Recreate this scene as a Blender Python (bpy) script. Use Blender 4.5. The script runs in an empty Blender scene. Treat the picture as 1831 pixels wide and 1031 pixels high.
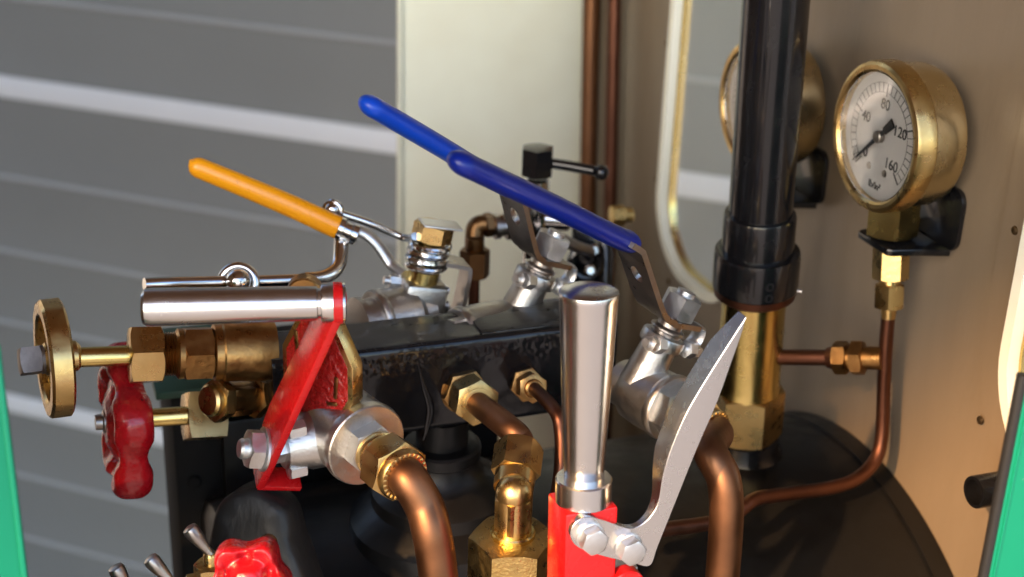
import bpy, bmesh, math, random
from math import sin, cos, tan, pi, radians, sqrt
from mathutils import Vector, Matrix, noise as mnoise
random.seed(7)
scene = bpy.context.scene
COL = scene.collection
V = Vector
# ------------------------------------------------------------------ camera
# Working frame: millimetres, origin at the camera. X = forward along the engine,
# Y = across the cab to its far side, Z = up.  World = mm/1000 + (0,0,CAMZ).
CAMZ = 1.50
FPX, PW, PH = 2515.0, 1831.0, 1031.0
YAW, PITCH, ROLL = radians(20), radians(23), radians(2)
FW = V((sin(YAW)*cos(PITCH), cos(YAW)*cos(PITCH), -sin(PITCH)))
_r = FW.cross(V((0, 0, 1))).normalized(); _u = _r.cross(FW)
RT = _r*cos(ROLL) + _u*sin(ROLL)
UP = _u*cos(ROLL) - _r*sin(ROLL)
def W(p): return V((p[0]/1000, p[1]/1000, p[2]/1000 + CAMZ))
def ray(px, py): return FW + RT*((px-PW/2)/FPX) - UP*((py-PH/2)/FPX)
def P(px, py, d): return ray(px, py)*d                     # point at depth d (mm)
def on(ax, px, py, v):                                     # point of a sight line on the plane axis = v
    r = ray(px, py); return r*(v/r[ax])
cam = bpy.data.cameras.new('camera'); camo = bpy.data.objects.new('camera', cam); COL.objects.link(camo)
m = Matrix((RT, UP, -FW)).transposed().to_4x4(); m.translation = W((0, 0, 0)); camo.matrix_world = m
cam.sensor_width = 36; cam.lens = 36*FPX/PW; cam.clip_start = 0.02; cam.clip_end = 500
cam.dof.use_dof = True; cam.dof.focus_distance = 0.505; cam.dof.aperture_fstop = 10.5; cam.dof.aperture_blades = 0
scene.camera = camo
# ------------------------------------------------------------------ light
SUN = V((1.30, 1.0, -1.0)).normalized()                    # direction the light travels
elev = math.asin(-SUN.z); azi = math.atan2(-SUN.x, -SUN.y)
w = bpy.data.worlds.new('World'); scene.world = w; w.use_nodes = True
nt = w.node_tree; bg = nt.nodes['Background']
sky = nt.nodes.new('ShaderNodeTexSky'); sky.sky_type = 'NISHITA'; sky.sun_disc = False
sky.sun_elevation = elev; sky.sun_rotation = azi; sky.dust_density = 1.4; sky.air_density = 1.0; sky.ozone_density = 1.0
nt.links.new(sky.outputs[0], bg.inputs[0]); bg.inputs[1].default_value = 0.15
sl = bpy.data.lights.new('sun', 'SUN'); sl.energy = 2.0; sl.angle = radians(1.2); sl.color = (1.0, .58, .26)
so = bpy.data.objects.new('sun', sl); COL.objects.link(so)
so.rotation_euler = SUN.to_track_quat('-Z', 'Y').to_euler(); so.location = (-2, -2, 4)
scene.view_settings.view_transform = 'Standard'; scene.view_settings.look = 'None'
scene.view_settings.exposure = 2.0; scene.view_settings.gamma = 1
try:
    scene.cycles.max_bounces = 10; scene.cycles.sample_clamp_indirect = 6; scene.cycles.caustics_reflective = False
    scene.cycles.use_denoising = True
except Exception: pass
# ------------------------------------------------------------------ materials
def mat(name, col, metal=0, rough=.4, coat=0, var=0, vscale=60, col2=None, bump=0, bscale=300, rvar=0, detail=4,
        stretch=None, bdist=.0004, spec=.5, streak=0, sheen=0, coatr=.06, chip=None):
    M = bpy.data.materials.new(name); M.use_nodes = True
    n = M.node_tree.nodes; L = M.node_tree.links; b = n['Principled BSDF']
    b.inputs['Base Color'].default_value = (*col, 1); b.inputs['Metallic'].default_value = metal
    b.inputs['Roughness'].default_value = rough; b.inputs['Coat Weight'].default_value = coat
    b.inputs['Coat Roughness'].default_value = coatr; b.inputs['Specular IOR Level'].default_value = spec
    tc = n.new('ShaderNodeTexCoord'); src = tc.outputs['Object']
    if stretch:
        mp = n.new('ShaderNodeMapping'); mp.inputs['Scale'].default_value = stretch
        L.new(src, mp.inputs[0]); src = mp.outputs[0]
    if col2 is not None:
        nz = n.new('ShaderNodeTexNoise'); nz.inputs['Scale'].default_value = vscale; nz.inputs['Detail'].default_value = detail
        nz.inputs['Roughness'].default_value = .65
        L.new(src, nz.inputs['Vector'])
        cr = n.new('ShaderNodeValToRGB'); cr.color_ramp.elements[0].position = .5-.5*max(.02, 1-var); cr.color_ramp.elements[1].position = .5+.5*max(.02, 1-var)
        cr.color_ramp.elements[0].color = (*col, 1); cr.color_ramp.elements[1].color = (*col2, 1)
        L.new(nz.outputs[0], cr.inputs[0]); L.new(cr.outputs[0], b.inputs['Base Color'])
    if chip:
        nc = n.new('ShaderNodeTexNoise'); nc.inputs['Scale'].default_value = chip[1]; nc.inputs['Detail'].default_value = 5; nc.inputs['Roughness'].default_value = .6
        L.new(src, nc.inputs['Vector'])
        rc_ = n.new('ShaderNodeMapRange'); rc_.inputs[1].default_value = chip[2]; rc_.inputs[2].default_value = chip[2]+.025; L.new(nc.outputs[0], rc_.inputs[0])
        mc = n.new('ShaderNodeMix'); mc.data_type = 'RGBA'; mc.inputs[6].default_value = (*col, 1); mc.inputs[7].default_value = (*chip[0], 1)
        if b.inputs['Base Color'].links: L.new(b.inputs['Base Color'].links[0].from_socket, mc.inputs[6])
        L.new(rc_.outputs[0], mc.inputs[0]); L.new(mc.outputs[2], b.inputs['Base Color'])
    if rvar:
        n2 = n.new('ShaderNodeTexNoise'); n2.inputs['Scale'].default_value = vscale*2.3; n2.inputs['Detail'].default_value = 6
        L.new(src, n2.inputs['Vector'])
        mr = n.new('ShaderNodeMapRange'); mr.inputs[1].default_value = .3; mr.inputs[2].default_value = .7
        mr.inputs[3].default_value = max(.02, rough-rvar); mr.inputs[4].default_value = rough+rvar
        L.new(n2.outputs[0], mr.inputs[0]); L.new(mr.outputs[0], b.inputs['Roughness'])
    if bump:
        n3 = n.new('ShaderNodeTexNoise'); n3.inputs['Scale'].default_value = bscale; n3.inputs['Detail'].default_value = 3
        L.new(src, n3.inputs['Vector'])
        bp = n.new('ShaderNodeBump'); bp.inputs['Strength'].default_value = bump; bp.inputs['Distance'].default_value = bdist
        L.new(n3.outputs[0], bp.inputs['Height']); L.new(bp.outputs[0], b.inputs['Normal'])
    return M
M = {}
M['brass'] = mat('aged_brass', (.50, .325, .12), 1, .30, var=.4, col2=(.64, .46, .20), vscale=70, rvar=.09, bump=.25, bscale=260)
M['brass_dull'] = mat('dull_bronze', (.23, .115, .04), 1, .36, var=.5, col2=(.46, .26, .09), vscale=95, rvar=.1, bump=.45, bscale=420)
M['brass_bright'] = mat('polished_brass', (.62, .46, .15), 1, .24, var=.5, col2=(.72, .56, .22), vscale=50, rvar=.06, bump=.1, bscale=200)
M['brass_hammered'] = mat('lacquered_gauge_brass', (.66, .52, .27), 1, .24, var=.6, col2=(.74, .60, .36), vscale=40, rvar=.07, bump=.35, bscale=60, bdist=.0010)
M['brass_cast'] = mat('sand_cast_brass', (.52, .35, .12), 1, .33, var=.5, col2=(.64, .46, .18), vscale=120, rvar=.1, bump=.8, bscale=900)
M['copper'] = mat('tarnished_copper', (.135, .062, .032), 1, .46, var=.25, col2=(.24, .115, .058), vscale=38, rvar=.1, detail=9, bump=.12, bscale=150)
M['copper_dark'] = mat('dark_copper', (.10, .043, .028), 1, .44, var=.25, col2=(.18, .075, .045), vscale=45, rvar=.1, bump=.15, bscale=200)
M['steel'] = mat('turned_steel', (.62, .61, .60), 1, .25, var=.3, col2=(.65, .64, .63), vscale=60, rvar=.03, bump=.04, bscale=500)
M['steel_cut'] = mat('ground_steel', (.66, .66, .66), 1, .40, var=.6, col2=(.74, .74, .74), vscale=90, rvar=.08, bump=.25, bscale=700)
M['steel_polish'] = mat('polished_cut_steel', (.66, .65, .64), 1, .26, vscale=90, rvar=.03)
M['cast_steel'] = mat('cast_stainless', (.44, .42, .395), 1, .36, var=.4, col2=(.56, .54, .51), vscale=110, rvar=.06, bump=.35, bscale=900)
M['chrome'] = mat('chrome', (.66, .66, .66), 1, .13, rvar=.04, vscale=80)
M['gunmetal'] = mat('lever_steel', (.30, .27, .25), 1, .34, var=.5, col2=(.42, .38, .35), vscale=80, rvar=.08, bump=.3, bscale=500)
M['black'] = mat('black_gloss_paint', (.006, .006, .007), 0, .22, coat=.3, spec=.4, bump=.10, bscale=90, rvar=.07, vscale=40)
M['crinkle'] = mat('black_brushed_paint', (.005, .005, .006), 0, .20, coat=.2, spec=.35, bump=.22, bscale=170, bdist=.0008, rvar=.08, vscale=120)
M['boiler'] = mat('black_boiler_paint', (.0055, .0052, .0052), 0, .40, spec=.33, bump=.35, bscale=90, bdist=.0008, rvar=.1, vscale=40)
M['matt_black'] = mat('matt_black', (.008, .008, .008), 0, .75, spec=.2)
M['rough_grey'] = mat('rough_black_casting', (.009, .009, .009), 0, .5, spec=.35, var=.3, col2=(.020, .0195, .019), vscale=45, stretch=(1.6, 1.6, .6), bump=.5, bscale=150, bdist=.0008, rvar=.1)
M['red'] = mat('red_gloss_paint', (.44, .005, .007), 0, .28, coat=.15, spec=.4, var=.35, col2=(.52, .008, .009), vscale=70, chip=((.10, .012, .01), 330, .69), bump=.2, bscale=250, rvar=.06)
M['red_cast'] = mat('red_cast_paint', (.36, .004, .008), 0, .27, coat=.2, var=.4, col2=(.45, .007, .012), vscale=60, chip=((.09, .01, .01), 300, .67), bump=.7, bscale=110, bdist=.002, rvar=.08)
M['red_chipped'] = mat('rough_red_paint', (.42, .010, .008), 0, .3, coat=.4, var=.2, col2=(.30, .012, .01), vscale=160, bump=1, bscale=320, bdist=.002, rvar=.1)
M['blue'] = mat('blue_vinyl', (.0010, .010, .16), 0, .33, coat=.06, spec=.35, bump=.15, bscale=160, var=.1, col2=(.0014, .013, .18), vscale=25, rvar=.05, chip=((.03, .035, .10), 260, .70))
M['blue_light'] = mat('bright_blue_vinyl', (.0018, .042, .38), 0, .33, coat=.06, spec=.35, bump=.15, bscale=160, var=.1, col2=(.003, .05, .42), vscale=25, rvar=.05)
M['yellow'] = mat('yellow_vinyl', (.80, .29, .004), 0, .30, coat=.15, bump=.15, bscale=160, var=.15, col2=(.85, .33, .006), vscale=25, rvar=.07, chip=((.42, .15, .01), 240, .70))
M['green'] = mat('green_coach_paint', (.002, .185, .102), 0, .42, spec=.3, bump=.15, bscale=120, var=.4, col2=(.003, .215, .122), vscale=14, chip=((.5, .55, .5), 420, .76))
M['green_dark'] = mat('dark_green_paint', (.01, .06, .035), 0, .4)
M['rubber'] = mat('black_rubber', (.012, .012, .012), 0, .5)
M['cream'] = mat('cream_paint_shaded', (.172, .126, .081), 0, .42, var=.45, col2=(.22, .164, .108), vscale=9, bump=.25, bscale=200, rvar=.1, stretch=(1, 2.4, .55), detail=8, chip=((.07, .05, .035), 170, .735))  # cab cream with shade put into the colour; darker copy of the side sheet
M['cream_lit'] = mat('cream_paint_lit', (.76, .715, .53), 0, .48, var=.5, col2=(.94, .955, .78), vscale=5, bump=.12, bscale=240, rvar=.05)  # same cream with light put into the colour; tan blotches imitate warm shading
M['wood'] = mat('shade_boards', (.16, .075, .03), 0, .4, var=.4, col2=(.24, .12, .05), vscale=20, stretch=(.3, 6, 6))
M['ivory'] = mat('ivory_window_paint', (.88, .86, .70), 0, .35, var=.3, col2=(.90, .88, .76), vscale=15)
M['door'] = mat('grey_door_paint', (.225, .226, .213), 0, .5, var=.3, col2=(.262, .263, .248), vscale=3, bump=.2, bscale=60, bdist=.002)
M['door_pale'] = mat('pale_door_strip', (.80, .80, .80), 0, .5, var=.3, col2=(.86, .86, .86), vscale=4)
M['door_lip'] = mat('door_lip_paint', (.42, .42, .41), 0, .5)
M['dial'] = mat('white_dial_enamel', (.62, .58, .57), 0, .45, var=.3, col2=(.66, .63, .62), vscale=30)
M['ink_grey'] = mat('grey_dial_ink', (.10, .095, .095), 0, .5)
M['ink'] = mat('black_dial_ink', (.02, .018, .02), 0, .5)
M['concrete'] = mat('concrete_paving', (.27, .262, .245), 0, .85, var=.4, col2=(.34, .33, .31), vscale=2.5, bump=.5, bscale=30, bdist=.003)
M['screw_steel'] = mat('stained_steel', (.17, .145, .13), 1, .5, var=.4, col2=(.36, .32, .29), vscale=120)
M['bronze'] = mat('dark_bronze', (.12, .062, .026), 1, .38, var=.4, col2=(.22, .12, .05), vscale=90, bump=.4, bscale=400)
M['floor'] = mat('added_floor_dark', (.035, .033, .030), 0, .7, var=.4, col2=(.075, .070, .064), vscale=3, bump=.4, bscale=40, bdist=.002)  # for the added floor, kept dark to lower the bounce
M['screw'] = mat('dull_screw', (.16, .11, .06), 1, .45)
gl = bpy.data.materials.new('window_glass'); gl.use_nodes = True
b = gl.node_tree.nodes['Principled BSDF']; b.inputs['Base Color'].default_value = (.95, .97, .96, 1); b.inputs['Roughness'].default_value = .01
b.inputs['Transmission Weight'].default_value = 1; b.inputs['IOR'].default_value = 1.0001 + .449; M['glass'] = gl
# ------------------------------------------------------------------ mesh helpers (all in mm)
def frame(o, z, x=None):
    z = V(z).normalized()
    if x is None: x = V((0, 0, 1)) if abs(z.z) < .8 else V((1, 0, 0))
    x = V(x); x = (x - z*x.dot(z)).normalized(); y = z.cross(x)
    f = Matrix((x, y, z)).transposed().to_4x4(); f.translation = V(o); return f
class B:
    def __init__(s): s.bm = bmesh.new()
    def grid(s, rows, closed=True, cap0=True, cap1=True, flip=False):
        bm = s.bm; R = [[bm.verts.new(p) for p in r] for r in rows]; n = len(R[0])
        for a, c in zip(R, R[1:]):
            for i in range(n if closed else n-1):
                j = (i+1) % n
                bm.faces.new((a[i], a[j], c[j], c[i]))
        if cap0: bm.faces.new(list(reversed(R[0])))
        if cap1: bm.faces.new(R[-1])
        return s
    def lathe(s, f, prof, n=36, cap0=True, cap1=True, ph=0):
        rows = []
        for r, h in prof:
            rows.append([f @ V((r*cos(2*pi*(i+ph)/n), r*sin(2*pi*(i+ph)/n), h)) for i in range(n)])
        return s.grid(rows, True, cap0, cap1)
    def cyl(s, a, c, r, r2=None, n=28, ch=0):
        a = V(a); c = V(c); L = (c-a).length; f = frame(a, c-a); r2 = r if r2 is None else r2
        pr = [(r, 0), (r2, L)] if not ch else [(r-ch, 0), (r, ch), (r2, L-ch), (r2-ch, L)]
        return s.lathe(f, pr, n)
    def hexn(s, f, af, h, sides=6, n=48, h0=0, bot=True, top=True, ph=0, k=.58):
        a = af/2; seg = 2*pi/sides; pts = []
        for i in range(n):
            th = 2*pi*i/n + ph; q = ((2*pi*i/n + seg/2) % seg) - seg/2
            pts.append((th, a/cos(q)))
        ring = lambda R, Z: [f @ V((R(r)*cos(t), R(r)*sin(t), Z(r))) for t, r in pts]
        rows = []
        e = a*.985
        if bot: rows.append(ring(lambda r: e*.96, lambda r: h0)); rows.append(ring(lambda r: r, lambda r: h0+max(.02*a, (r-e)*k)))
        else: rows.append(ring(lambda r: r, lambda r: h0))
        if top: rows.append(ring(lambda r: r, lambda r: h0+h-max(.02*a, (r-e)*k))); rows.append(ring(lambda r: e*.96, lambda r: h0+h))
        else: rows.append(ring(lambda r: r, lambda r: h0+h))
        return s.grid(rows)
    def path(s, pts, seg=8):
        pts = [V(p) for p in pts]
        if len(pts) < 3: return pts
        q = [pts[0]*2-pts[1]] + pts + [pts[-1]*2-pts[-2]]; out = []
        for i in range(1, len(q)-2):
            p0, p1, p2, p3 = q[i-1:i+3]
            for k in range(seg):
                t = k/seg
                out.append(.5*((2*p1)+(p2-p0)*t+(2*p0-5*p1+4*p2-p3)*t*t+(3*p1-p0-3*p2+p3)*t**3))
        out.append(pts[-1]); return out
    def tube(s, pts, r, n=18, smooth=True, seg=8, flat=None, up=None, cap=True, rend=False):
        pts = s.path(pts, seg) if smooth else [V(p) for p in pts]
        N = len(pts); T = [(pts[min(i+1, N-1)]-pts[max(i-1, 0)]).normalized() for i in range(N)]
        x = V(up) if up else (V((0, 0, 1)) if abs(T[0].z) < .8 else V((1, 0, 0)))
        rows = []
        rr = r if callable(r) else (lambda t: r)
        for i, (p, t) in enumerate(zip(pts, T)):
            x = (x - t*x.dot(t)).normalized(); y = t.cross(x); R = rr(i/(N-1)); Ry = R*(flat or 1)
            rows.append([p + x*(R*cos(2*pi*k/n)) + y*(Ry*sin(2*pi*k/n)) for k in range(n)])
        return s.grid(rows, True, cap, cap)
    def box(s, f, sx, sy, sz, bev=0, nseg=2):
        t = bmesh.new(); bmesh.ops.create_cube(t, size=1)
        for v in t.verts: v.co = V((v.co.x*sx, v.co.y*sy, v.co.z*sz))
        if bev: bmesh.ops.bevel(t, geom=t.edges[:], offset=bev, segments=nseg, profile=.5, affect='EDGES')
        return s.add(t, f)
    def prism(s, f, pts, z0, z1, bev=0, nseg=2):
        t = bmesh.new()
        a = [t.verts.new((p[0], p[1], z0)) for p in pts]; c = [t.verts.new((p[0], p[1], z1)) for p in pts]
        n = len(pts); t.faces.new(a[::-1]); t.faces.new(c)
        for i in range(n): t.faces.new((a[i], a[(i+1) % n], c[(i+1) % n], c[i]))
        bmesh.ops.recalc_face_normals(t, faces=t.faces[:])
        if bev:
            eds = [e for e in t.edges if e.calc_face_angle(0) > radians(38)]
            bmesh.ops.bevel(t, geom=eds, offset=bev, segments=nseg, profile=.5, affect='EDGES')
        return s.add(t, f)
    def add(s, t, f):
        mp = {v: s.bm.verts.new(f @ v.co) for v in t.verts}
        for fc in t.faces:
            try: s.bm.faces.new([mp[v] for v in fc.verts])
            except ValueError: pass
        t.free(); return s
    def ball(s, c, r, n=24, m=14, sc=(1, 1, 1), f=None):
        f = f or Matrix.Translation(V(c)); rows = []
        for j in range(1, m):
            a = pi*j/m
            rows.append([f @ V((r*sc[0]*sin(a)*cos(2*pi*i/n), r*sc[1]*sin(a)*sin(2*pi*i/n), -r*sc[2]*cos(a))) for i in range(n)])
        return s.grid(rows)
    def sleeve(s, pts, r, flat, up, taper=.1, n=28, tip=1.0):
        q = s.path(pts, 24); d = [0]
        for a, c in zip(q, q[1:]): d.append(d[-1]+(c-a).length)
        L = d[-1]; N = 60; out = []; j = 0
        ts = [L*i/N*.9 for i in range(N)] + [L - .1*L*(1-i/23)**2 for i in range(24)]
        for t in ts:
            while j < len(d)-2 and d[j+1] < t: j += 1
            out.append(q[j].lerp(q[j+1], min(1, (t-d[j])/max(1e-6, d[j+1]-d[j]))))
        def rad(k):
            i = min(len(ts)-1, int(round(k*(len(ts)-1)))); t = ts[i]; e = L-t
            R = r*(1-taper*t/L); cap = r*tip
            if e < cap: R *= sqrt(max(.012, 1-(1-e/cap)**2))
            if t < .6: R *= .9 + .1*t/.6
            return R
        return s.tube(out, rad, n, smooth=False, flat=flat, up=up)
    def torus(s, f, R, r, n=40, m=12, a0=0, a1=2*pi):
        full = abs(a1-a0-2*pi) < 1e-4
        pts = [f @ V((R*cos(a0+(a1-a0)*i/n), R*sin(a0+(a1-a0)*i/n), 0)) for i in range(n+1)]
        return s.tube(pts, r, m, smooth=False, cap=not full)
def root(name, o, label=None, cat=None, group=None, kind=None):
    e = bpy.data.objects.new(name, None); e.empty_display_size = .01; COL.objects.link(e); e.location = W(o)
    e['mm'] = list(o); tag(e, label, cat, group, kind); return e
def tag(o, label=None, cat=None, group=None, kind=None):
    for k, v in (('label', label), ('category', cat), ('group', group), ('kind', kind)):
        if v: o[k] = v
    return o
ORG = {}
def mesh(name, b, material, o, sharp=32, mats=None):
    bm = b.bm
    for v in bm.verts: v.co = (v.co - o)*.001
    bmesh.ops.recalc_face_normals(bm, faces=bm.faces[:])
    me = bpy.data.meshes.new(name); bm.to_mesh(me); bm.free()
    me.materials.append(material)
    me.shade_smooth(); me.set_sharp_from_angle(angle=radians(sharp))
    return me
def obj(name, b, material, parent=None, o=None, sharp=32, label=None, cat=None, group=None, kind=None):
    if parent is not None:
        org = V(ORG[parent.name]); p = parent
    else:
        org = V(o if o is not None else (0, 0, 0))
    ob = bpy.data.objects.new(name, mesh(name, b, M[material] if isinstance(material, str) else material, org, sharp))
    COL.objects.link(ob)
    if parent is not None: ob.parent = parent
    else: ob.location = W(org)
    ORG[ob.name] = tuple(org)
    tag(ob, label, cat, group, kind); return ob
def thing(name, o, label, cat, group=None):
    e = root(name, o, label, cat, group); del e['mm']; ORG[e.name] = tuple(o); return e
def kids(o): return [c for c in COL.objects if c.parent == o]
def dup(r, shift=None, mw=None, label=None):
    src = {}
    c = r.copy(); COL.objects.link(c)
    if shift is not None: c.location = r.location + V(shift)*.001
    if label: c['label'] = label
    def rec(a, bb):
        for ch in kids(a):
            d = ch.copy(); COL.objects.link(d); d.parent = bb; rec(ch, d)
    ks = kids(r)
    for ch in ks:
        d = ch.copy(); COL.objects.link(d); d.parent = c
        for g in kids(ch):
            e = g.copy(); COL.objects.link(e); e.parent = d
    return c
def text(body, f, size, material, parent, name='numeral', depth=.12):
    cu = bpy.data.curves.new(name, 'FONT'); cu.body = body; cu.size = size; cu.align_x = 'CENTER'; cu.align_y = 'CENTER'; cu.extrude = depth; cu.offset = .03
    t = bpy.data.objects.new('t', cu); COL.objects.link(t)
    dg = bpy.context.evaluated_depsgraph_get(); me = bpy.data.meshes.new_from_object(t.evaluated_get(dg))
    bpy.data.objects.remove(t); bpy.data.curves.remove(cu)
    b = B(); b.bm.from_mesh(me); bpy.data.meshes.remove(me)
    for v in b.bm.verts: v.co = f @ v.co
    return obj(name, b, material, parent)
X, Y, Z = V((1, 0, 0)), V((0, 1, 0)), V((0, 0, 1))
# ================================================================== SETTING
bmg = B(); bmg.bm.faces.new([bmg.bm.verts.new(p) for p in ((-150000, -150000, -1500), (150000, -150000, -1500), (150000, 150000, -1500), (-150000, 150000, -1500))])
obj('ground', bmg, 'concrete', o=(0, 0, -1500), kind='structure')

bf = B(); bf.box(Matrix.Translation(V((500, 1330, -1497))), 7000, 2360, 6, 1)
obj('added_dark_floor', bf, 'floor', o=(500, 1330, -1500), kind='structure')  # dark floor added to cut sunlit bounce onto the lower door

# ---- grey ribbed shutter door behind the cab
pA = P(712, 255, 1750.0); zA = pA.z
pB = on(2, 0, 153, zA)
dd = (pA-pB); dd.z = 0; dd.normalize(); dn = V((dd.y, -dd.x, 0))          # along, and normal towards the cab
if dn.dot(-pA) < 0: dn = -dn
def door_z(px, py):
    r = ray(px, py); t = pA.dot(dn)/r.dot(dn); return (r*t).z
zw1t, zw1b = door_z(712, 235), door_z(712, 276)
zw2t, zw2b = door_z(299, 768), door_z(299, 797)
zs = [zA, door_z(200, 347), door_z(100, 464), door_z(100, 593), .5*(zw2t+zw2b), door_z(150, 876), door_z(150, 987)]
pitch_ = (zs[0]-zs[4])/4
zl = [zs[0]+pitch_*k for k in range(12, 0, -1)] + zs + [zs[6]-pitch_*k for k in range(1, 14)]
dr = thing('shutter_door', V((pA.x, pA.y, -1500)), 'grey ribbed shutter door with pale strips behind the engine cab', 'door')
def dframe(z): 
    f = Matrix((dd, dn, Z)).transposed().to_4x4(); f.translation = V((pA.x, pA.y, z)); return f
def extr(fr, prof, x0, x1):
    b = B(); rows = [[fr @ V((x0, y, z)) for y, z in prof], [fr @ V((x1, y, z)) for y, z in prof]]
    return b.grid(rows)
for i in range(len(zl)-1):
    za, zb = zl[i], zl[i+1]; h = za-zb
    k = (i - 12) % 4
    prof = [(0, -1.5), (-2, -4), (-2.5, -h*.5), (-1.5, -h+10), (0, -h+4), (0, -h+1), (-22, -h+1), (-22, -1.5)]
    obj('slat', extr(dframe(za), prof, -3600, 2600), 'door', dr)
    lp = [(1.5, 3.0), (3.5, 0), (1.5, -3.5), (-8, -3.5), (-8, 3.0)]
    if k == 0 and 4 < i:
        hw = .5*(zw1t-zw1b); 
        lp = [(2, hw), (6, 0), (2, -hw), (-8, -hw), (-8, hw)]
        obj('pale_strip', extr(dframe(za), lp, -3600, 2600), 'door_pale', dr)
    else:
        obj('rib', extr(dframe(za), lp, -3600, 2600), 'door_lip', dr)

# ================================================================== CAB
G1 = P(1563, 245, 585)
XW = G1.x + 35
YF = on(0, 1050, 300, XW).y                     # far corner of the cab
YC = 505.0
def rrect(y0, y1, z0, z1, r, n=14):
    pts = []
    for cy, cz, a0 in ((y1-r, z1-r, 0), (y0+r, z1-r, pi/2), (y0+r, z0+r, pi), (y1-r, z0+r, 3*pi/2)):
        for i in range(n+1):
            a = a0 + pi/2*i/n; pts.append((cy+r*cos(a), cz+r*sin(a)))
    return pts
W2 = on(0, 1813, 600, XW).y
WIN = [(632, 742, -324, 60, 46), (W2-110, W2, -288, 60, 52)]
cab = thing('cab_front_sheet', V((XW, YC, -620)), 'cream cab front sheet with shade painted in and two round-cornered windows, behind the gauges', 'cab wall')
bw = B(); bm = bw.bm
outer = [bm.verts.new((XW, y, z)) for y, z in ((286, -640), (YF, -640), (YF, 110), (286, 110))]
oe = [bm.edges.new((outer[i], outer[(i+1) % 4])) for i in range(4)]
he = []
for wn in WIN:
    vs = [bm.verts.new((XW, y, z)) for y, z in rrect(*wn)]
    he += [bm.edges.new((vs[i], vs[(i+1) % len(vs)])) for i in range(len(vs))]
bmesh.ops.triangle_fill(bm, use_beauty=True, edges=oe+he)
ext = bmesh.ops.extrude_face_region(bm, geom=bm.faces[:])
for v in [g for g in ext['geom'] if isinstance(g, bmesh.types.BMVert)]: v.co.x += 3
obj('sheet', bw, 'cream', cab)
for (y0, y1, z0, z1, r) in WIN:
    def ring(w0, w1, x0, x1):
        a = rrect(y0-w1, y1+w1, z0-w1, z1+w1, r+w1); c = rrect(y0-w0, y1+w0, z0-w0, z1+w0, max(2, r+w0))
        b = B(); rows = []
        for pts, x in ((c, x1), (c, x0), (a, x0), (a, x1), (c, x1)): rows.append([V((x, p[0], p[1])) for p in pts])
        return b.grid(rows, True, False, False)
    pl = obj('window_surround', ring(.4, 16, XW-2.2, XW-.1), 'cream', cab)
    fr = obj('window_frame', ring(-5, .2, XW-5.5, XW+7), 'ivory', cab)
    obj('glazing_bead', ring(-6.3, -4.9, XW+.2, XW+6.5), 'brass_bright', fr)
    bd = B(); pts = rrect(y0-1.5+5, y1+1.5-5, z0-1.5+5, z1+1.5-5, r-3)
    b2 = B(); b2.prism(Matrix(((0, 0, 1, XW+1), (1, 0, 0, 0), (0, 1, 0, 0), (0, 0, 0, 1))), pts, 0, 2)
    obj('glass', b2, 'glass', fr)
    for (yy, zz) in ((y1+8, -275), (y1-20, z0-8.5), (y0-8, -190), (y0-8, -275), (y1+8, -190)):
        b3 = B(); b3.lathe(frame((XW-2.1, yy, zz), -X), [(1.9, 0), (1.7, .6), (.9, 1.0)], 14); obj('screw', b3, 'screw', cab)
# far side sheet (brightness put into its paint), its rear edge in view
XE = on(1, 712, 250, YF-2).x
sd = thing('cab_side_sheet', V((.5*(XE+XW), YF, -620)), 'cream far cab side sheet with its brightness painted in, behind the blue levers', 'cab wall')
b = B(); b.box(Matrix.Translation(V(((XE+XW)/2, YF+1.5, -265))), XW-XE-.5, 3, 750, .6); obj('sheet', b, 'cream_lit', sd)
b = B(); b.box(Matrix.Translation(V((XE+1.2, YF-1.6, -265))), 2.4, 3, 748, .5); obj('edge_bead', b, 'cream_lit', sd)
# near green sheets on both sides of the doorway
pg = P(1786, 860, 420); YN = pg.y; XG = pg.x
gs = thing('cab_side_sheet', V((XG+50, YN, -640)), 'green near cab side sheet with black edge trim at right', 'cab wall')
b = B(); b.box(Matrix.Translation(V(((XG+2+XW+2)/2, YN, (-640-178)/2))), XW-XG, 3, 462, .5); obj('sheet', b, 'green', gs)
b = B()
b.tube([(XG+1.2, YN+.1, -640), (XG+1.2, YN+.1, -177)], 1.7, 16, smooth=False); obj('edge_trim', b, 'rubber', gs)
b = B(); b.box(Matrix.Translation(V((XG+3.6, YN-1.7, (-640-179)/2))), 1.0, .8, 460, .3); obj('edge_bead', b, 'green', gs)
pl_ = P(30, 860, 395)
g2 = thing('cab_side_sheet', V((pl_.x-80, pl_.y, -640)), 'green near cab side sheet with plain bare edge at left', 'cab wall')
b = B(); b.box(Matrix.Translation(V((pl_.x-130, pl_.y, (-640-166)/2))), 260, 3, 474, .6); obj('sheet', b, 'green', g2)
b = B(); b.box(Matrix.Translation(V((pl_.x-1.0, pl_.y-1.7, (-640-168)/2))), 1.6, 1.0, 470, .4); obj('edge_bead', b, 'green', g2)
# unseen roof and side wall, added to shade the cab and front sheet
sr = thing('shade_roof', V((0, 500, 1700)), 'unseen boarded roof added high above the engine to shade it', 'roof')
b = B(); b.box(Matrix.Translation(V((500, 600, 1735))), 7000, 4200, 120, 4); obj('shade_deck', b, 'wood', sr)
sw = thing('shade_wall', V((-1500, 900, -1500)), 'unseen brown wall added behind the driving position to darken the cab front', 'wall')
b = B(); b.box(Matrix.Translation(V((-1350, 900, 87))), 100, 2400, 3172, 4); obj('shade_boarding', b, 'wood', sw)

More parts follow.
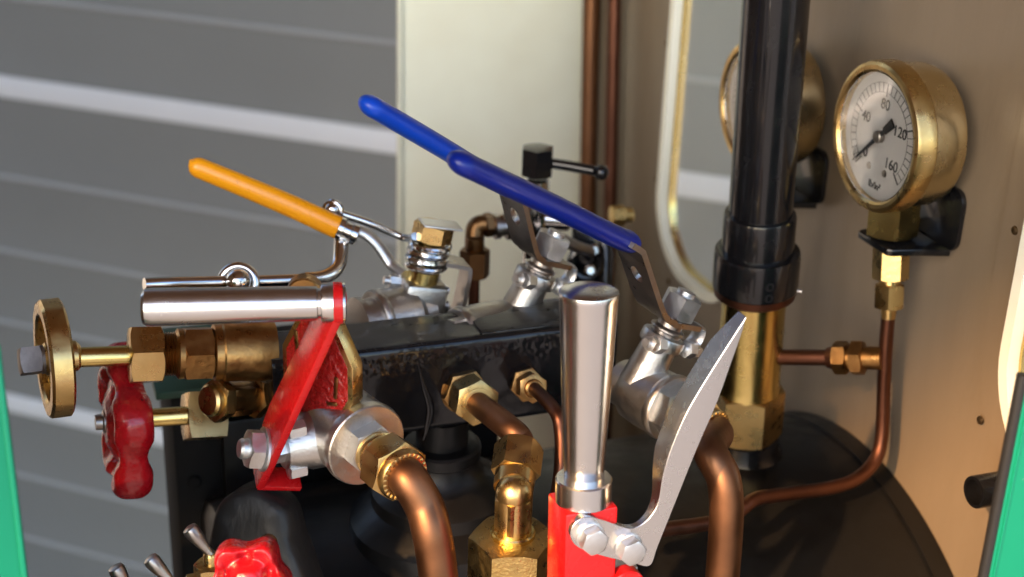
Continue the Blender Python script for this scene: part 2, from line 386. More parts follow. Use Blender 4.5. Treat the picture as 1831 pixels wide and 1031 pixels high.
# ================================================================== BOILER
RB, ZB = 142.0, -473.0
bo = thing('boiler', V((220, YC, -640)), 'black round-topped boiler running into the cab front sheet', 'boiler')
b = B(); b.lathe(frame((60, YC, ZB), X, Z), [(RB-8, 0), (RB-2, 2), (RB, 6), (RB, XW-62), ], 128); obj('barrel', b, 'boiler', bo)
b = B(); b.lathe(frame((XW-10, YC, ZB), X, Z), [(RB+1.5, 0), (RB+1.5, 9.5)], 128); obj('boiler_band', b, 'boiler', bo)
b = B(); b.box(Matrix.Translation(V((205, YC, -560))), 300, 2*RB-4, 160, 3); obj('firebox', b, 'boiler', bo)
# neck that carries the manifold
b = B(); b.lathe(frame((152, 497, -336), Z), [(40, 0), (39, 9), (33, 15), (30, 17), (30, 23), (28, 25), (20, 29), (16, 34), (15.5, 38), (16.5, 39), (16.5, 43.5), (15.5, 44.5), (11, 45), (11, 57)], 40)
obj('neck', b, 'boiler', bo)
# black tank at the left
bt = thing('side_tank', V((60, 590, -640)), 'matt black upright tank behind the red handwheel', 'tank')
t0 = P(303, 700, 640)
b = B(); b.box(Matrix.Translation(V((t0.x+80, t0.y+30, -470))), 160, 60, 2*(t0.z+470), 2); obj('body', b, 'matt_black', bt)
b = B(); b.box(Matrix.Translation(V((t0.x+20, t0.y+26, t0.z+2.5))), 54, 70, 4, 1); obj('top_rail', b, 'green_dark', bt)
q = on(1, 347, 860, t0.y); b = B(); b.lathe(frame(q, -Y), [(3.4, 0), (3.4, 1.2), (2.6, 2.0)], 20); obj('bolt', b, 'matt_black', bt)
q = on(1, 402, 860, t0.y-8)
b = B(); b.box(Matrix.Translation(V((q.x+40, q.y+4, -470))), 80, 8, 2*(t0.z+470)-30, 1.5); obj('side_flange', b, 'boiler', bt)

# ================================================================== MANIFOLD
mf = thing('steam_manifold', V((152, 500, -279)), 'black painted square tube manifold on the boiler carrying all valves', 'manifold')
b = B()
# box with softened edges, finely divided so the brushed paint lumps are real
x0, x1, y0, y1, z0, z1 = 80, 224, 485, 514, -279, -239
prof = []
rr_ = 3.0
for cy, cz, a0 in ((y0+rr_, z0+rr_, pi), (y1-rr_, z0+rr_, 1.5*pi), (y1-rr_, z1-rr_, 0), (y0+rr_, z1-rr_, .5*pi)):
    for i in range(5):
        a = a0 + pi/2*i/4; prof.append((cy+rr_*cos(a), cz+rr_*sin(a)))
dense = []
for i in range(len(prof)):
    p, q = V(prof[i]), V(prof[(i+1) % len(prof)]); k = max(1, int((q-p).length/.9))
    for j in range(k): dense.append(p.lerp(q, j/k))
rows = []
nx = 190
for i in range(nx+1):
    x = x0 + (x1-x0)*i/nx; row = []
    for p in dense:
        c = V((x, p[0], p[1])); nrm = V((0, p[0]-500, (p[1]+259)*.7)).normalized()
        a = mnoise.noise(c*.10)*.22
        if p[0] < 490 and p[1] > -254: a += (mnoise.noise(c*.62)*.5 + mnoise.noise(c*1.3)*.18)*max(0, 1-abs(p[1]+246)/6.5)
        if i in (0, nx): a = 0
        row.append(c + nrm*a)
    rows.append(row)
def dust(Mt):
    n = Mt.node_tree.nodes; L = Mt.node_tree.links; pb = n['Principled BSDF']
    g = n.new('ShaderNodeNewGeometry'); sx_ = n.new('ShaderNodeSeparateXYZ'); L.new(g.outputs['True Normal'], sx_.inputs[0])
    tc = n.new('ShaderNodeTexCoord'); nz = n.new('ShaderNodeTexNoise'); nz.inputs['Scale'].default_value = 45; nz.inputs['Detail'].default_value = 7; nz.inputs['Roughness'].default_value = .7
    mp = n.new('ShaderNodeMapping'); mp.inputs['Scale'].default_value = (.5, 1.6, 1); L.new(tc.outputs['Object'], mp.inputs[0]); L.new(mp.outputs[0], nz.inputs[0])
    r1 = n.new('ShaderNodeMapRange'); r1.inputs[1].default_value = .8; r1.inputs[2].default_value = .97; L.new(sx_.outputs[2], r1.inputs[0])
    r2 = n.new('ShaderNodeMapRange'); r2.inputs[1].default_value = .40; r2.inputs[2].default_value = .60; r2.inputs[3].default_value = .1; L.new(nz.outputs[0], r2.inputs[0])
    mu = n.new('ShaderNodeMath'); mu.operation = 'MULTIPLY'; L.new(r1.outputs[0], mu.inputs[0]); L.new(r2.outputs[0], mu.inputs[1])
    mx = n.new('ShaderNodeMix'); mx.data_type = 'RGBA'; mx.inputs[6].default_value = (.005, .005, .006, 1); mx.inputs[7].default_value = (.075, .071, .060, 1)
    L.new(mu.outputs[0], mx.inputs[0]); L.new(mx.outputs[2], pb.inputs['Base Color'])
    r3 = n.new('ShaderNodeMapRange'); r3.inputs[3].default_value = .20; r3.inputs[4].default_value = .62; L.new(mu.outputs[0], r3.inputs[0]); L.new(r3.outputs[0], pb.inputs['Roughness'])
dust(M['crinkle'])
b.grid(rows); obj('tube', b, 'crinkle', mf, sharp=50)
b = B()   # a run of paint down the front
pts = [on(1, 748, 652, 484.6), on(1, 758, 690, 484.5), on(1, 770, 730, 484.4), on(1, 764, 765, 484.6), on(1, 757, 787, 484.8)]
b.tube(pts, lambda t: .35+1.7*sin(pi*min(1, t*1.0))**2*(.4+t*.6), 12, flat=.35, up=(1, 0, 0)); obj('paint_run', b, 'black', mf)
b = B(); b.box(Matrix.Translation(V((190, 499.5, -238.6))), 50, 26, 1.2, .5); obj('top_plate', b, 'crinkle', mf)

# ================================================================== PRESSURE GAUGES
def make_gauge():
    g = thing('pressure_gauge', G1, 'brass pressure gauge with clearly readable white dial on its own copper pipe, at right', 'gauge', 'brass pressure gauges on the cab front sheet')
    f = frame(G1, X, Z)                          # local z goes into the wall; x up
    b = B(); b.lathe(f, [(29.2, 5.0), (30.6, 5.2), (30.7, 10), (30.2, 18), (30.2, 21), (29.0, 24.5), (25.5, 26.5), (24, 26.6)], 72, cap0=False); obj('case', b, 'brass_hammered', g)
    b = B(); b.lathe(f, [(27.0, 4.2), (27.2, .5), (28.2, -.5), (29.8, -.8), (31.2, -.2), (31.8, 1.2), (31.8, 8.2), (31.2, 9.0), (30.3, 9.2), (27, 9.3), (27.0, 4.2)], 72, cap0=False, cap1=False); obj('bezel', b, 'brass', g)
    fd = frame(G1 + X*4.0, -X, Z)                # dial faces the driver; x up
    b = B(); b.lathe(fd, [(27.1, -.6), (27.1, 0)], 64); d = obj('dial', b, 'dial', g)
    b = B(); b.lathe(fd, [(26.9, 2.6), (26.9, 3.6)], 64); obj('glass', b, 'glass', g)
    # printed dial: ticks and figures
    def at(ang, r, h=.1):                         # ang in degrees clockwise from the top, seen from the front
        a = radians(ang); return G1 + X*(4.0-h) + Z*(r*cos(a)) - Y*(r*sin(a))
    b = B()
    for k in range(33):
        a = -135 + 270*k/32; big = k % 8 == 0; r0, r1 = (17.0 if big else 18.6), 22.6
        c = at(a, (r0+r1)/2); up_ = (at(a, 10)-at(a, 0)).normalized()
        b.box(frame(c, -X, up_), r1-r0, .8 if big else .36, .12)
    for rr2 in (22.6, 18.6):
        pts = [at(-135+270*i/60, rr2) for i in range(61)]
        b.tube(pts, .11, 6, smooth=False)
    obj('scale_marks', b, 'ink_grey', d)
    fx = lambda ang, r: Matrix((-Y, Z, -X)).transposed().to_4x4()
    for s_, a in (('0', -135), ('40', -67.5), ('80', 0), ('120', 67.5), ('160', 135)):
        f2 = fx(0, 0); f2.translation = at(a, 13.6); text(s_, f2, 6.4, 'ink', d)
    f2 = fx(0, 0); f2.translation = at(180, 21.5); text('lb/in\u00b2', f2, 4.4, 'ink', d, 'dial_lettering')
    for a in (158, 202):
        b = B(); b.lathe(frame(at(a, 15.5, 0), -X), [(1.6, 0), (1.5, .4), (.4, .5)], 16); obj('dial_screw', b, 'gunmetal', d)
    nd = B(); a = -133; u = (at(a, 1, 0)-at(a, 0, 0)); v_ = u.cross(X)
    c = at(0, 0, 1.4); fr_ = frame(c, -X, u)
    nd.prism(fr_, [(22, .25), (22, -.25), (0, -1.0), (-2, -.9), (-5, -.8), (-5.2, -1.6), (-12.5, -2.1), (-12.5, 2.1), (-5.2, 1.6), (-5, .8), (-2, .9), (0, 1.0)], 0, .5)
    n_ = obj('needle', nd, 'ink', g)
    b = B(); b.lathe(frame(at(0, 0, .1), -X), [(2.6, 0), (2.6, 2.2), (2.0, 2.9), (.6, 3.1)], 24); obj('hub', b, 'gunmetal', n_)
    # square stem below the case
    ax = V((-.02, -.12, -1)).normalized(); s0 = G1 + V((15, 0, -29.3))
    b = B(); b.hexn(frame(s0, ax, V((.38, -.92, 0))), 15.5, 16, sides=4, top=True, k=.3); obj('stem', b, 'brass_bright', g)
    return g
G2 = on(0, 1340, 189, G1.x)
gg = make_gauge()
dup(gg, G2-G1, label='brass pressure gauge half hidden behind the black upright pipe')
def make_bracket():
    c = G1 + V((15, -1, -46))
    g = thing('gauge_bracket', V((XW, c.y, c.z)), 'black bracket holding the readable gauge at right to the cream wall', 'bracket', 'black gauge brackets on the wall')
    b = B(); b.prism(Matrix(((0, 0, 1, XW-2.6), (1, 0, 0, 0), (0, 1, 0, 0), (0, 0, 0, 1))), rrect(c.y-21, c.y+21, c.z-1.5, c.z+26, 6, 6), 0, 2.4, .4); obj('back_plate', b, 'black', g)
    b = B(); pts = [(-9.5, -11), (-7, -13), (4, -15), (17, -19), (17, 19), (4, 15), (-7, 13), (-9.5, 11)]
    b.prism(Matrix.Translation(V((c.x, c.y, c.z))), pts, -3, 0, .5); obj('shelf', b, 'black', g)
    return g
br = make_bracket(); dup(br, G2-G1, label='black bracket under the half hidden gauge behind the upright pipe')
# union nuts and copper pipe under the right hand gauge
gp = thing('gauge_pipe', G1 + V((15, -6, -60)), 'thin copper gauge pipe with brass union running down and across the boiler', 'pipe')
e0 = G1 + V((14.6, -2.6, -49)); e1 = P(1589, 560, 612)
ax = (e1-e0).normalized(); L = (e1-e0).length
b = B(); b.hexn(frame(e0, ax, V((-.5, -.8, 0))), 13.5, L*.50); obj('union_body', b, 'brass', gp)
b = B(); b.cyl(e0+ax*L*.49, e0+ax*L*.56, 4.6); b.hexn(frame(e0+ax*L*.56, ax, V((-.9, -.4, 0))), 12.0, L*.36); b.cyl(e0+ax*L*.91, e0+ax*L*1.08, 3.6, 2.9); obj('union_nut', b, 'brass', gp)
pth = [e0+ax*L*.9, P(1584, 620, 618), P(1580, 700, 626), P(1577, 775, 632), P(1565, 822, 632), P(1530, 857, 625), P(1480, 873, 615), P(1400, 884, 598), P(1352, 892, 585), P(1328, 908, 578), P(1300, 928, 573), P(1250, 938, 566), P(1180, 947, 558), P(1080, 962, 545)]
b = B(); b.tube(pth, 3.05, 18); obj('pipe', b, 'copper_dark', gp)

# ================================================================== UPRIGHT BLACK PIPE ON BRASS COLUMN
CB = P(1331, 768, 668); CT = P(1392, -60, 562)
ca = (CT-CB).normalized(); 
def calong(py):                                   # distance up the axis at which it passes image row py
    lo_, hi_ = -60.0, 400.0
    for _ in range(40):
        md = .5*(lo_+hi_); p = CB+ca*md; yy = PH/2 - FPX*p.dot(UP)/p.dot(FW)
        if yy > py: lo_ = md
        else: hi_ = md
    return lo_
sp = thing('upright_pipe', CB - ca*12, 'glossy black upright pipe on a polished brass column and hexagon base', 'pipe')
fc = frame(CB, ca, V((-.6, -1, 0)))
k = 668/FPX; kt = 600/FPX
h = {y: calong(y) for y in (790, 772, 690, 520, 512, 446, 438, 380, 372)}
b = B(); b.lathe(fc, [(125*k, h[772]-30), (104*k, h[772]-22), (82*k, h[772]-16), (68*k, h[772]-10), (63*k, h[772]-5), (61*k, h[772]-.5), (48*k, h[772]+1)], 40); obj('base_flange', b, 'black', sp)
b = B(); b.hexn(fc, 30.5, h[690]-h[772], h0=h[772]); obj('base_nut', b, 'brass', sp)
b = B(); b.lathe(fc, [(58*k, h[690]-1), (55*k, h[690]+4), (54*k, h[520]-1)], 48); obj('column', b, 'brass_bright', sp)
b = B(); b.lathe(fc, [(62*k, h[520]-2), (69*k, h[520]-.5), (70*k, h[512]+1)], 48); obj('column_rim', b, 'copper_dark', sp)
b = B(); b.lathe(fc, [(68*k, h[512]), (72*k, h[512]+1.2), (72*k, h[446]-2), (70*k, h[446]), (61*k, h[446]+.4)], 48); cl = obj('collar', b, 'black', sp)
b = B(); b.lathe(fc, [(60*k, h[446]), (60*k, h[380]-1.5), (58*k, h[380]), (50*k, h[380]+.5)], 48); obj('sleeve', b, 'black', sp)
b = B(); b.lathe(fc, [(52.0*k, h[380]), (51.0*k, 330)], 48); obj('pipe', b, 'black', sp)
for py in (478, 498):
    hh = calong(py); dirn = (fc.to_3x3() @ V((1, 0, 0))); dv = (-(CB+ca*hh)); dv = (dv - ca*dv.dot(ca)).normalized()
    side = ca.cross(dv); dv = (dv*.93 + side*.33).normalized()
    q = CB+ca*hh+dv*(72*k-.2); b = B(); b.torus(frame(q, dv), 1.6, .5, 18, 8); b.lathe(frame(q, dv), [(1.2, -1), (1.2, .15)], 12); obj('set_screw', b, 'matt_black', cl)
q0 = CB+ca*h[512]; q = q0 + (V((.85, -.5, 0)).normalized())*(56*k)
b = B(); b.cyl(q, q+V((5, -3, 0)), 1.2, n=12); obj('pin', b, 'gunmetal', sp)
# branch pipe from the column to the gauge pipe
c0 = CB+ca*calong(638); bp1 = P(1585, 640, 618)
bpd = (bp1-c0); Lb = bpd.length; bpd.normalize()
bp = thing('branch_pipe', c0, 'short dark copper pipe with bronze valve nut from brass column to gauge pipe', 'pipe')
b = B(); b.cyl(c0+bpd*8, c0+bpd*(Lb*.62), 3.6); b.cyl(c0+bpd*(Lb*.58), c0+bpd*(Lb*.64), 4.6, 5.6); obj('pipe', b, 'copper_dark', bp)
b = B(); b.hexn(frame(c0+bpd*(Lb*.63), bpd, Z), 13.2, Lb*.10); b.cyl(c0+bpd*(Lb*.72), c0+bpd*(Lb*.76), 5); b.hexn(frame(c0+bpd*(Lb*.755), bpd, Z+Y), 14.0, Lb*.09); b.cyl(c0+bpd*(Lb*.84), c0+bpd*(Lb*.97), 5.2, n=24); obj('valve_nut', b, 'brass_dull', bp)
# stub of tube on the wall
q = on(0, 1741, 880, XW-34)
st = thing('stub_tube', V((XW, q.y, q.z)), 'short black open tube sticking out of the cream wall at right', 'tube')
b = B(); b.lathe(frame(q, X), [(5.0, 8), (5.0, 0), (6.3, 0), (6.5, .6), (6.5, 33)], 28, cap0=True); obj('tube', b, 'black', st)

# ================================================================== BALL VALVES
def disc_body(b, f, r, L):                        # cast body: barrel, rim disc, hexagon end
    b.lathe(f, [(r*.72, 0), (r*.74, L*.2), (r*.92, L*.32), (r*.97, L*.55), (r*.97, L*.86), (r*1.0, L*.88), (r*1.02, L*.93), (r*1.0, L-.5), (r*.97, L), (r*.5, L)], 48)
# --- left: red crank lever
va = thing('ball_valve', V((105, 485, -258)), 'stainless ball valve with red crank lever and steel handle, at left', 'valve')
AXL = V((.30, -1, 0)).normalized(); A0 = P(657, 797, 514) - AXL*41; fa = frame(A0, AXL, Z)
b = B(); disc_body(b, fa, 15.9, 41); b.hexn(fa, 17.5, 8, h0=39, ph=.2); obj('body', b, 'cast_steel', va)
b = B()
for k_ in range(3):                                # raised casting marks on top of the barrel
    c = fa @ V((14.9, -3+k_*1.2, 15+k_*6)); b.box(frame(c, fa.to_3x3() @ V((1, -.2, 0)), -Y), 3.6, 2.2, 1.0, .3)
obj('casting_mark', b, 'cast_steel', va)
b = B(); b.lathe(fa, [(8.4, 46), (8.6, 48.5), (7.6, 49), (7.6, 50), (8.7, 50.5), (8.7, 51.8), (7.6, 52.3), (7.6, 56)], 32); obj('adaptor', b, 'brass', va)
b = B(); b.hexn(fa, 20.0, 10.5, h0=53.5, ph=.3); b.lathe(fa, [(9.6, 63), (9.6, 66), (9.0, 67), (7.1, 67), (7.1, 65)], 40)
for i in range(26):
    a = 2*pi*i/26; c = fa @ V((8.3*cos(a), 8.3*sin(a), 67.0)); b.box(frame(c, -Y, fa.to_3x3() @ V((cos(a), sin(a), 0))), 1.3, .8, .7, .15)
obj('compression_nut', b, 'brass', va)
HB = fa @ V((-3, 0, 22)); SDL = V((-1, -.20, 0)).normalized()                       # stem axis
fs = frame(HB, SDL, Z)
b = B(); b.lathe(fs, [(11.5, 5), (11, 14), (10.2, 16), (9.4, 21), (9, 22), (8.6, 24)], 36); b.box(fs @ Matrix.Translation(V((0, 0, 20))), 21, 9, 3, .8); obj('stem_boss', b, 'cast_steel', va)
for sx in (-1, 1):
    b = B(); b.hexn(frame(fs @ V((sx*8.4, -4.5, 17)), SDL, AXL), 6.0, 6.5); obj('gland_nut', b, 'steel_cut', va)
b = B(); b.hexn(fs, 10, 5, h0=23); obj('lock_nut', b, 'steel_cut', va)
HP = HB + SDL*29
TT = P(601, 541, 466)                              # top of the arm, at the handle
u = (TT-HP); La = u.length; u.normalize()
nrm = V((-1, .03, 0)); nrm = (nrm - u*nrm.dot(u)).normalized(); fl = Matrix((u, nrm.cross(u), nrm)).transposed().to_4x4(); fl.translation = HP
sgn = 1 if (fl.to_3x3() @ V((0, 1, 0))).y < 0 else -1     # +: towards the camera side
def sy(p): return [(a_, c_*sgn) for a_, c_ in p]
arc = [(La + 6.5*cos(t), 6.5*sin(t)) for t in [pi/2 - pi*i/10 for i in range(11)]]
out = sy([(-9, -9.5), (-14.5, -6), (-14.5, 7), (-6, 8.5)] )
outl = sy([(-15, 6.8), (0, 7.4)] ) + sy(arc) + sy([(La-8, -8.0), (12, -11.5), (3, -10.5), (-6, -6.5), (-15, -2.8)])
b = B(); b.prism(fl, outl, -1.4, 1.6, .35); 
tf = fl @ Matrix.Translation(V((-15.0, 2.0*sgn, -7.5))); b.box(tf, 2.6, 9.5, 17, .6)
arm = obj('crank_arm', b, 'red', va)
b = B(); fb_ = frame(HP + nrm*1.7, nrm, Z); b.lathe(fb_, [(8.2, 0), (8.2, .9), (7.6, 1.1)], 28); b.hexn(fb_, 13.0, 5.6, h0=1.1, ph=.3); b.lathe(fb_, [(3.9, 6.6), (3.9, 8.6), (3.2, 9.6)], 20); obj('hub_nut', b, 'steel_cut', va)
HD = (P(262, 549, 458) - TT).normalized(); Lh = (P(255, 549, 458)-TT).length
fh = frame(TT, HD, Z)
b = B(); b.lathe(fh, [(5.2, -3.4), (6.6, -3.0), (6.8, -2.4), (6.8, 4.3), (6.5, 4.9), (5.0, 5.1), (5.0, 6.0), (5.6, 6.3), (5.7, 8), (6.35, Lh-3), (6.2, Lh-1), (5.4, Lh)], 48); obj('handle', b, 'steel', va)
b = B(); b.lathe(fh, [(6.85, -2.2), (7.05, -1.9), (7.05, .6), (6.85, .9)], 40, cap0=False, cap1=False); obj('arm_eye', b, 'red', va)
pa = thing('copper_pipe', fa @ V((0, 0, 64)), 'thick orange copper pipe bending down from left stainless valve', 'pipe')
o_ = fa @ V((0, 0, 61)); b = B()
b.tube([o_, o_+AXL*8, P(758, 903, 494), P(770, 944, 493), P(778, 985, 495), P(785, 1040, 498), P(789, 1100, 503)], 7.0, 28, seg=10); obj('pipe', b, 'copper', pa)

# --- octagonal red and brass plate
pc = P(567, 668, 511); bd_ = V((-19, 24.3, 0)).normalized(); pn = V((-bd_.y, bd_.x, 0)); 
if pn.dot(-pc) < 0: pn = -pn
op = thing('octagonal_plate', pc - Z*22, 'octagonal brass plate with red enamelled face behind the red crank lever', 'plate')
fo = Matrix((bd_, Z, pn)).transposed().to_4x4(); fo.translation = pc
oct_ = lambda a, c, ch, chh: [(-a, -c+chh), (-a+ch, -c), (a-ch, -c), (a, -c+chh), (a, c-chh), (a-ch, c), (-a+ch, c), (-a, c-chh)]
b = B(); b.prism(fo, oct_(16.5, 24.5, 10, 17.5), -6.0, 0, .5); obj('plate', b, 'brass', op)
b = B(); b.prism(fo, oct_(14.2, 22.0, 8.8, 15.6), -.2, .25, .1); obj('face', b, 'red_chipped', op)
for (xx, yy, sx_, sy_) in ((9, 11, 1.6, 8), (5, 8, 5, 1.5), (-9, -3, 1.6, 9), (-7, -10, 5, 1.5), (10, -4, 1.6, 7), (-3, 13, 1.5, 6)):
    b = B(); b.box(fo @ Matrix.Translation(V((xx, yy, .4))) @ Matrix.Rotation(radians(random.uniform(-15, 15)), 4, 'Z'), sx_, sy_, .8, .3); obj('raised_mark', b, 'brass_dull', op)

# --- right and rear: blue lever valves
def lever_valve(o, axis, stem, stem_o, label, sleeve, px, BL, tg):
    v = thing('ball_valve', o, label, 'valve', 'blue lever ball valves on the manifold')
    f = frame(o, axis, Z)
    b = B(); disc_body(b, f, 13.4, BL); b.hexn(f, 20.5, 7.5, h0=BL-1.5, ph=.15); obj('body', b, 'cast_steel', v)
    so_ = V(stem_o); s = V(stem).normalized(); p = (V(px) - s*V(px).dot(s)).normalized(); q = s.cross(p)   # p: lever direction, q across
    fs_ = Matrix((p, q, s)).transposed().to_4x4(); fs_.translation = so_
    T_ = lambda x_, y_, z_: fs_ @ V((x_, y_, z_))
    b = B(); b.lathe(fs_, [(8.6, -4), (7.6, 7), (7.2, 13.5), (8.8, 14), (9.0, 14.8), (9.0, 18), (8.6, 18.8)], 36); obj('stem_boss', b, 'cast_steel', v)
    for sx in (-1, 1):
        b = B(); fn = frame(T_(sx*6.5, 6.0, 16.4), p*sx, s); b.hexn(fn, 6.4, 5.0, h0=2, k=.35); b.hexn(fn, 5.6, 2.6, h0=7.6, k=.35, ph=.5); b.cyl(fn @ V((0, 0, 0)), fn @ V((0, 0, 13)), 1.7, n=14); obj('gland_bolt', b, 'steel_cut', v)
    b = B(); b.lathe(fs_, [(6.2, 19), (6.2, 22), (5.2, 22.6), (5.2, 25)], 28); b.torus(fs_ @ Matrix.Translation(V((0, 0, 21.2))), 6.3, .9, 28, 8); obj('packing_ring', b, 'gunmetal', v)
    # plate: profile in the p-s plane, swept across q
    def ps(px_, py_):
        r = ray(px_, py_); w_ = r*(so_.dot(q)/r.dot(q)) - so_; return w_.dot(p), w_.dot(s)
    (b0, b1), (s0, s1), (e0_, e1_) = ps(*tg[0]), ps(*tg[1]), ps(*tg[2])
    zb = 26.0
    prof = [(-11, zb), (6.5, zb), (9.5, zb+1), (b0+2, max(b1, zb+4)), (s0-3, s1-3), (s0+1.5, s1-.4), (s0+8, s1+.8)]
    th = 2.2; Wd = 15.5
    prof = B().path([(a_, 0, c_) for a_, c_ in prof], 6)
    rows = []
    for i, c in enumerate(prof):
        t_ = (prof[min(i+1, len(prof)-1)]-prof[max(i-1, 0)]).normalized(); n_ = V((-t_.z, 0, t_.x))
        wd = Wd/2*(1.0 if c.x > 6 else .92)
        rows.append([fs_ @ (c + n_*(th/2*sg2) + V((0, wd*sg1, 0))) for sg1, sg2 in ((-1, -1), (1, -1), (1, 1), (-1, 1))])
    bb = B(); bb.grid(rows); lv = obj('lever', bb, 'gunmetal', v)
    c = T_(b0+2+(s0-b0-6)*.62, 0, max(b1, zb+4)+(s1-3-max(b1, zb+4))*.62); tt = (T_(s0-4, 0, s1-3)-T_(b0+2, 0, max(b1, zb+4))).normalized(); nn = tt.cross(q).normalized()
    fe = Matrix((tt, q, nn)).transposed().to_4x4(); fe.translation = c
    cb = B(); cb.lathe(fe, [(4.6, -6), (4.6, 6)], 24)
    for vtx in cb.bm.verts:
        l = fe.inverted() @ vtx.co; l.y *= .60; vtx.co = fe @ l
    cut = obj('cutter', cb, 'black', None, o=ORG[v.name])
    md = lv.modifiers.new('slot', 'BOOLEAN'); md.object = cut; md.solver = 'EXACT'; md.operation = 'DIFFERENCE'
    bpy.context.view_layer.update()
    nm = bpy.data.meshes.new_from_object(lv.evaluated_get(bpy.context.evaluated_depsgraph_get()))
    lv.modifiers.clear(); nm.materials.clear(); nm.materials.append(M['gunmetal']); nm.shade_smooth(); nm.set_sharp_from_angle(angle=radians(30)); lv.data = nm
    bpy.data.objects.remove(cut)
    # stop tab
    b = B(); b.tube([T_(-13, 3, 26), T_(-16.5, 3, 25), T_(-17.5, 3, 20), T_(-14, 3, 15)], 3.4, 10, flat=.32, up=q); obj('stop_tab', b, 'steel_cut', lv)
    g_ = [T_(s0, 0, s1), T_(s0+(e0_-s0)*.12, 0, s1+(e1_-s1)*.08), T_(s0+(e0_-s0)*.5, 0, s1+(e1_-s1)*.5), T_(e0_, 0, e1_)]
    b = B(); b.sleeve(g_, 5.9, .68, q, .06); obj('sleeve', b, sleeve, lv)
    b = B(); b.hexn(fs_, 13.6, 9.5, h0=27.2, ph=.2); b.cyl(T_(0, 0, 36), T_(0, 0, 38.3), 3.8, n=18); obj('stem_nut', b, 'steel_cut', v)
    return v, f
SD = V((.42, 0, .907)); PD = V((-.907, 0, .42))*cos(radians(-24)) + Y*sin(radians(-24))
axR = V((.36, -1, 0)).normalized()
RV0 = P(1112, 682, 574); 
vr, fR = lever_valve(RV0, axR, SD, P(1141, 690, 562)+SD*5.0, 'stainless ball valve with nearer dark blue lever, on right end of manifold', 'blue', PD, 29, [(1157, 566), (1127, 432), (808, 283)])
b = B(); b.lathe(fR, [(8.2, 33), (8.2, 38), (7.4, 39)], 32); b.hexn(fR, 17, 10, h0=38); b.lathe(fR, [(8.4, 47.5), (8.4, 51.5), (7.8, 52), (6.6, 52)], 32)
for i in range(24):
    a = 2*pi*i/24; c = fR @ V((7.5*cos(a), 7.5*sin(a), 52.0)); b.box(frame(c, axR, fR.to_3x3() @ V((cos(a), sin(a), 0))), 1.3, .8, .7, .15)
obj('compression_nut', b, 'brass', vr)
cp = thing('copper_pipe', fR @ V((0, 0, 50)), 'thick brown copper pipe arching down beside the steel trigger', 'pipe')
b = B(); o_ = fR @ V((0, 0, 44)); b.tube([o_, o_+axR*9, P(1268, 802, 512), P(1292, 850, 507), P(1299, 900, 508), P(1297, 960, 512), P(1291, 1040, 518), P(1285, 1110, 524)], 6.3, 28, seg=10); obj('pipe', b, 'copper', cp)
RO = P(927, 556, 600)
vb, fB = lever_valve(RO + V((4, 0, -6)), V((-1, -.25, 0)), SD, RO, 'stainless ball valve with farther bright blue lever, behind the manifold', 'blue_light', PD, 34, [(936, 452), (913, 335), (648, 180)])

# --- rear left: spring valve with yellow lever
YO = P(741, 566, 606); YS = V((.20, 0, .98)).normalized(); YP = V((-.98, 0, .20)).normalized()
vy = thing('spring_valve', YO, 'spring-loaded valve with yellow lever and coil spring, behind the manifold', 'valve')
fy = frame(YO + V((6, 0, 2)), V((-1, -.25, 0)), Z)
b = B(); disc_body(b, fy, 14, 26); b.lathe(fy, [(11, 26), (11, 31), (12.6, 31.5), (12.6, 34), (9, 34.5)], 40); obj('body', b, 'cast_steel', vy)
fq = Matrix((YP, YS.cross(YP), YS)).transposed().to_4x4(); fq.translation = YO
T_ = lambda x_, y_, z_: fq @ V((x_, y_, z_))
b = B(); b.box(fq @ Matrix.Translation(V((-1, 0, 7))), 19, 16, 20, 2.2); b.box(fq @ Matrix.Translation(V((-7.5, -6, 10))), 4, 6, 18, 1); b.cyl(T_(8, 0, 2), T_(8, 0, 8), 6); obj('valve_block', b, 'cast_steel', vy)
for (xx, zz) in ((11, 14), (12, 8), (-10, 12), (-11, 5)):
    b = B(); b.hexn(frame(T_(xx*.75, -4, zz), YP if xx > 0 else -YP, YS), 5, 5); b.cyl(T_(xx*.8, -4, zz), T_(xx*1.42, -4, zz), 1.8, n=14); obj('gland_bolt', b, 'steel_cut', vy)
b = B(); b.lathe(fq, [(6.6, 16), (6.6, 22.0), (5, 22.5), (5, 36)], 28); obj('collar', b, 'brass_bright', vy)
b = B(); pts = [T_(8.0*cos(t), 8.0*sin(t), 23.6+11.0*t/(2*pi*3.6)) for t in [2*pi*3.6*i/110 for i in range(111)]]
b.tube(pts, 1.35, 10, smooth=False); obj('spring', b, 'chrome', vy)
b = B(); b.hexn(fq, 15.0, 7.5, h0=35.5, ph=.2); obj('cap_nut', b, 'brass', vy)
b = B(); b.box(fq @ Matrix.Translation(V((-2, 2, 43.4))), 17, 11, .9, .3); obj('cap_washer', b, 'steel_cut', vy)
bb = B(); pr = [V((-7, 0, 27)), V((-16, 0, 26.3)), V((-18.5, 0, 24)), V((-19, 0, 8)), V((-18.5, 0, 0))]; pr = bb.path(pr, 5); rows = []
for i, c in enumerate(pr):
    t_ = (pr[min(i+1, len(pr)-1)]-pr[max(i-1, 0)]).normalized(); n_ = V((-t_.z, 0, t_.x))
    rows.append([fq @ (c + n_*(.9*s2) + V((0, 6*s1, 0))) for s1, s2 in ((-1, -1), (1, -1), (1, 1), (-1, 1))])
bb.grid(rows); obj('stop_bracket', bb, 'gunmetal', vy)
yb = P(604, 406, 598); yt = P(337, 293, 585); yd = (yt-yb).normalized(); 
b = B(); b.tube([T_(7, -2, 18), P(700, 472, 605), P(672, 433, 603), P(645, 413, 601), yb-yd*3], 3.0, 14, flat=.75, up=Y, seg=8)
lv = obj('lever', b, 'steel_cut', vy)
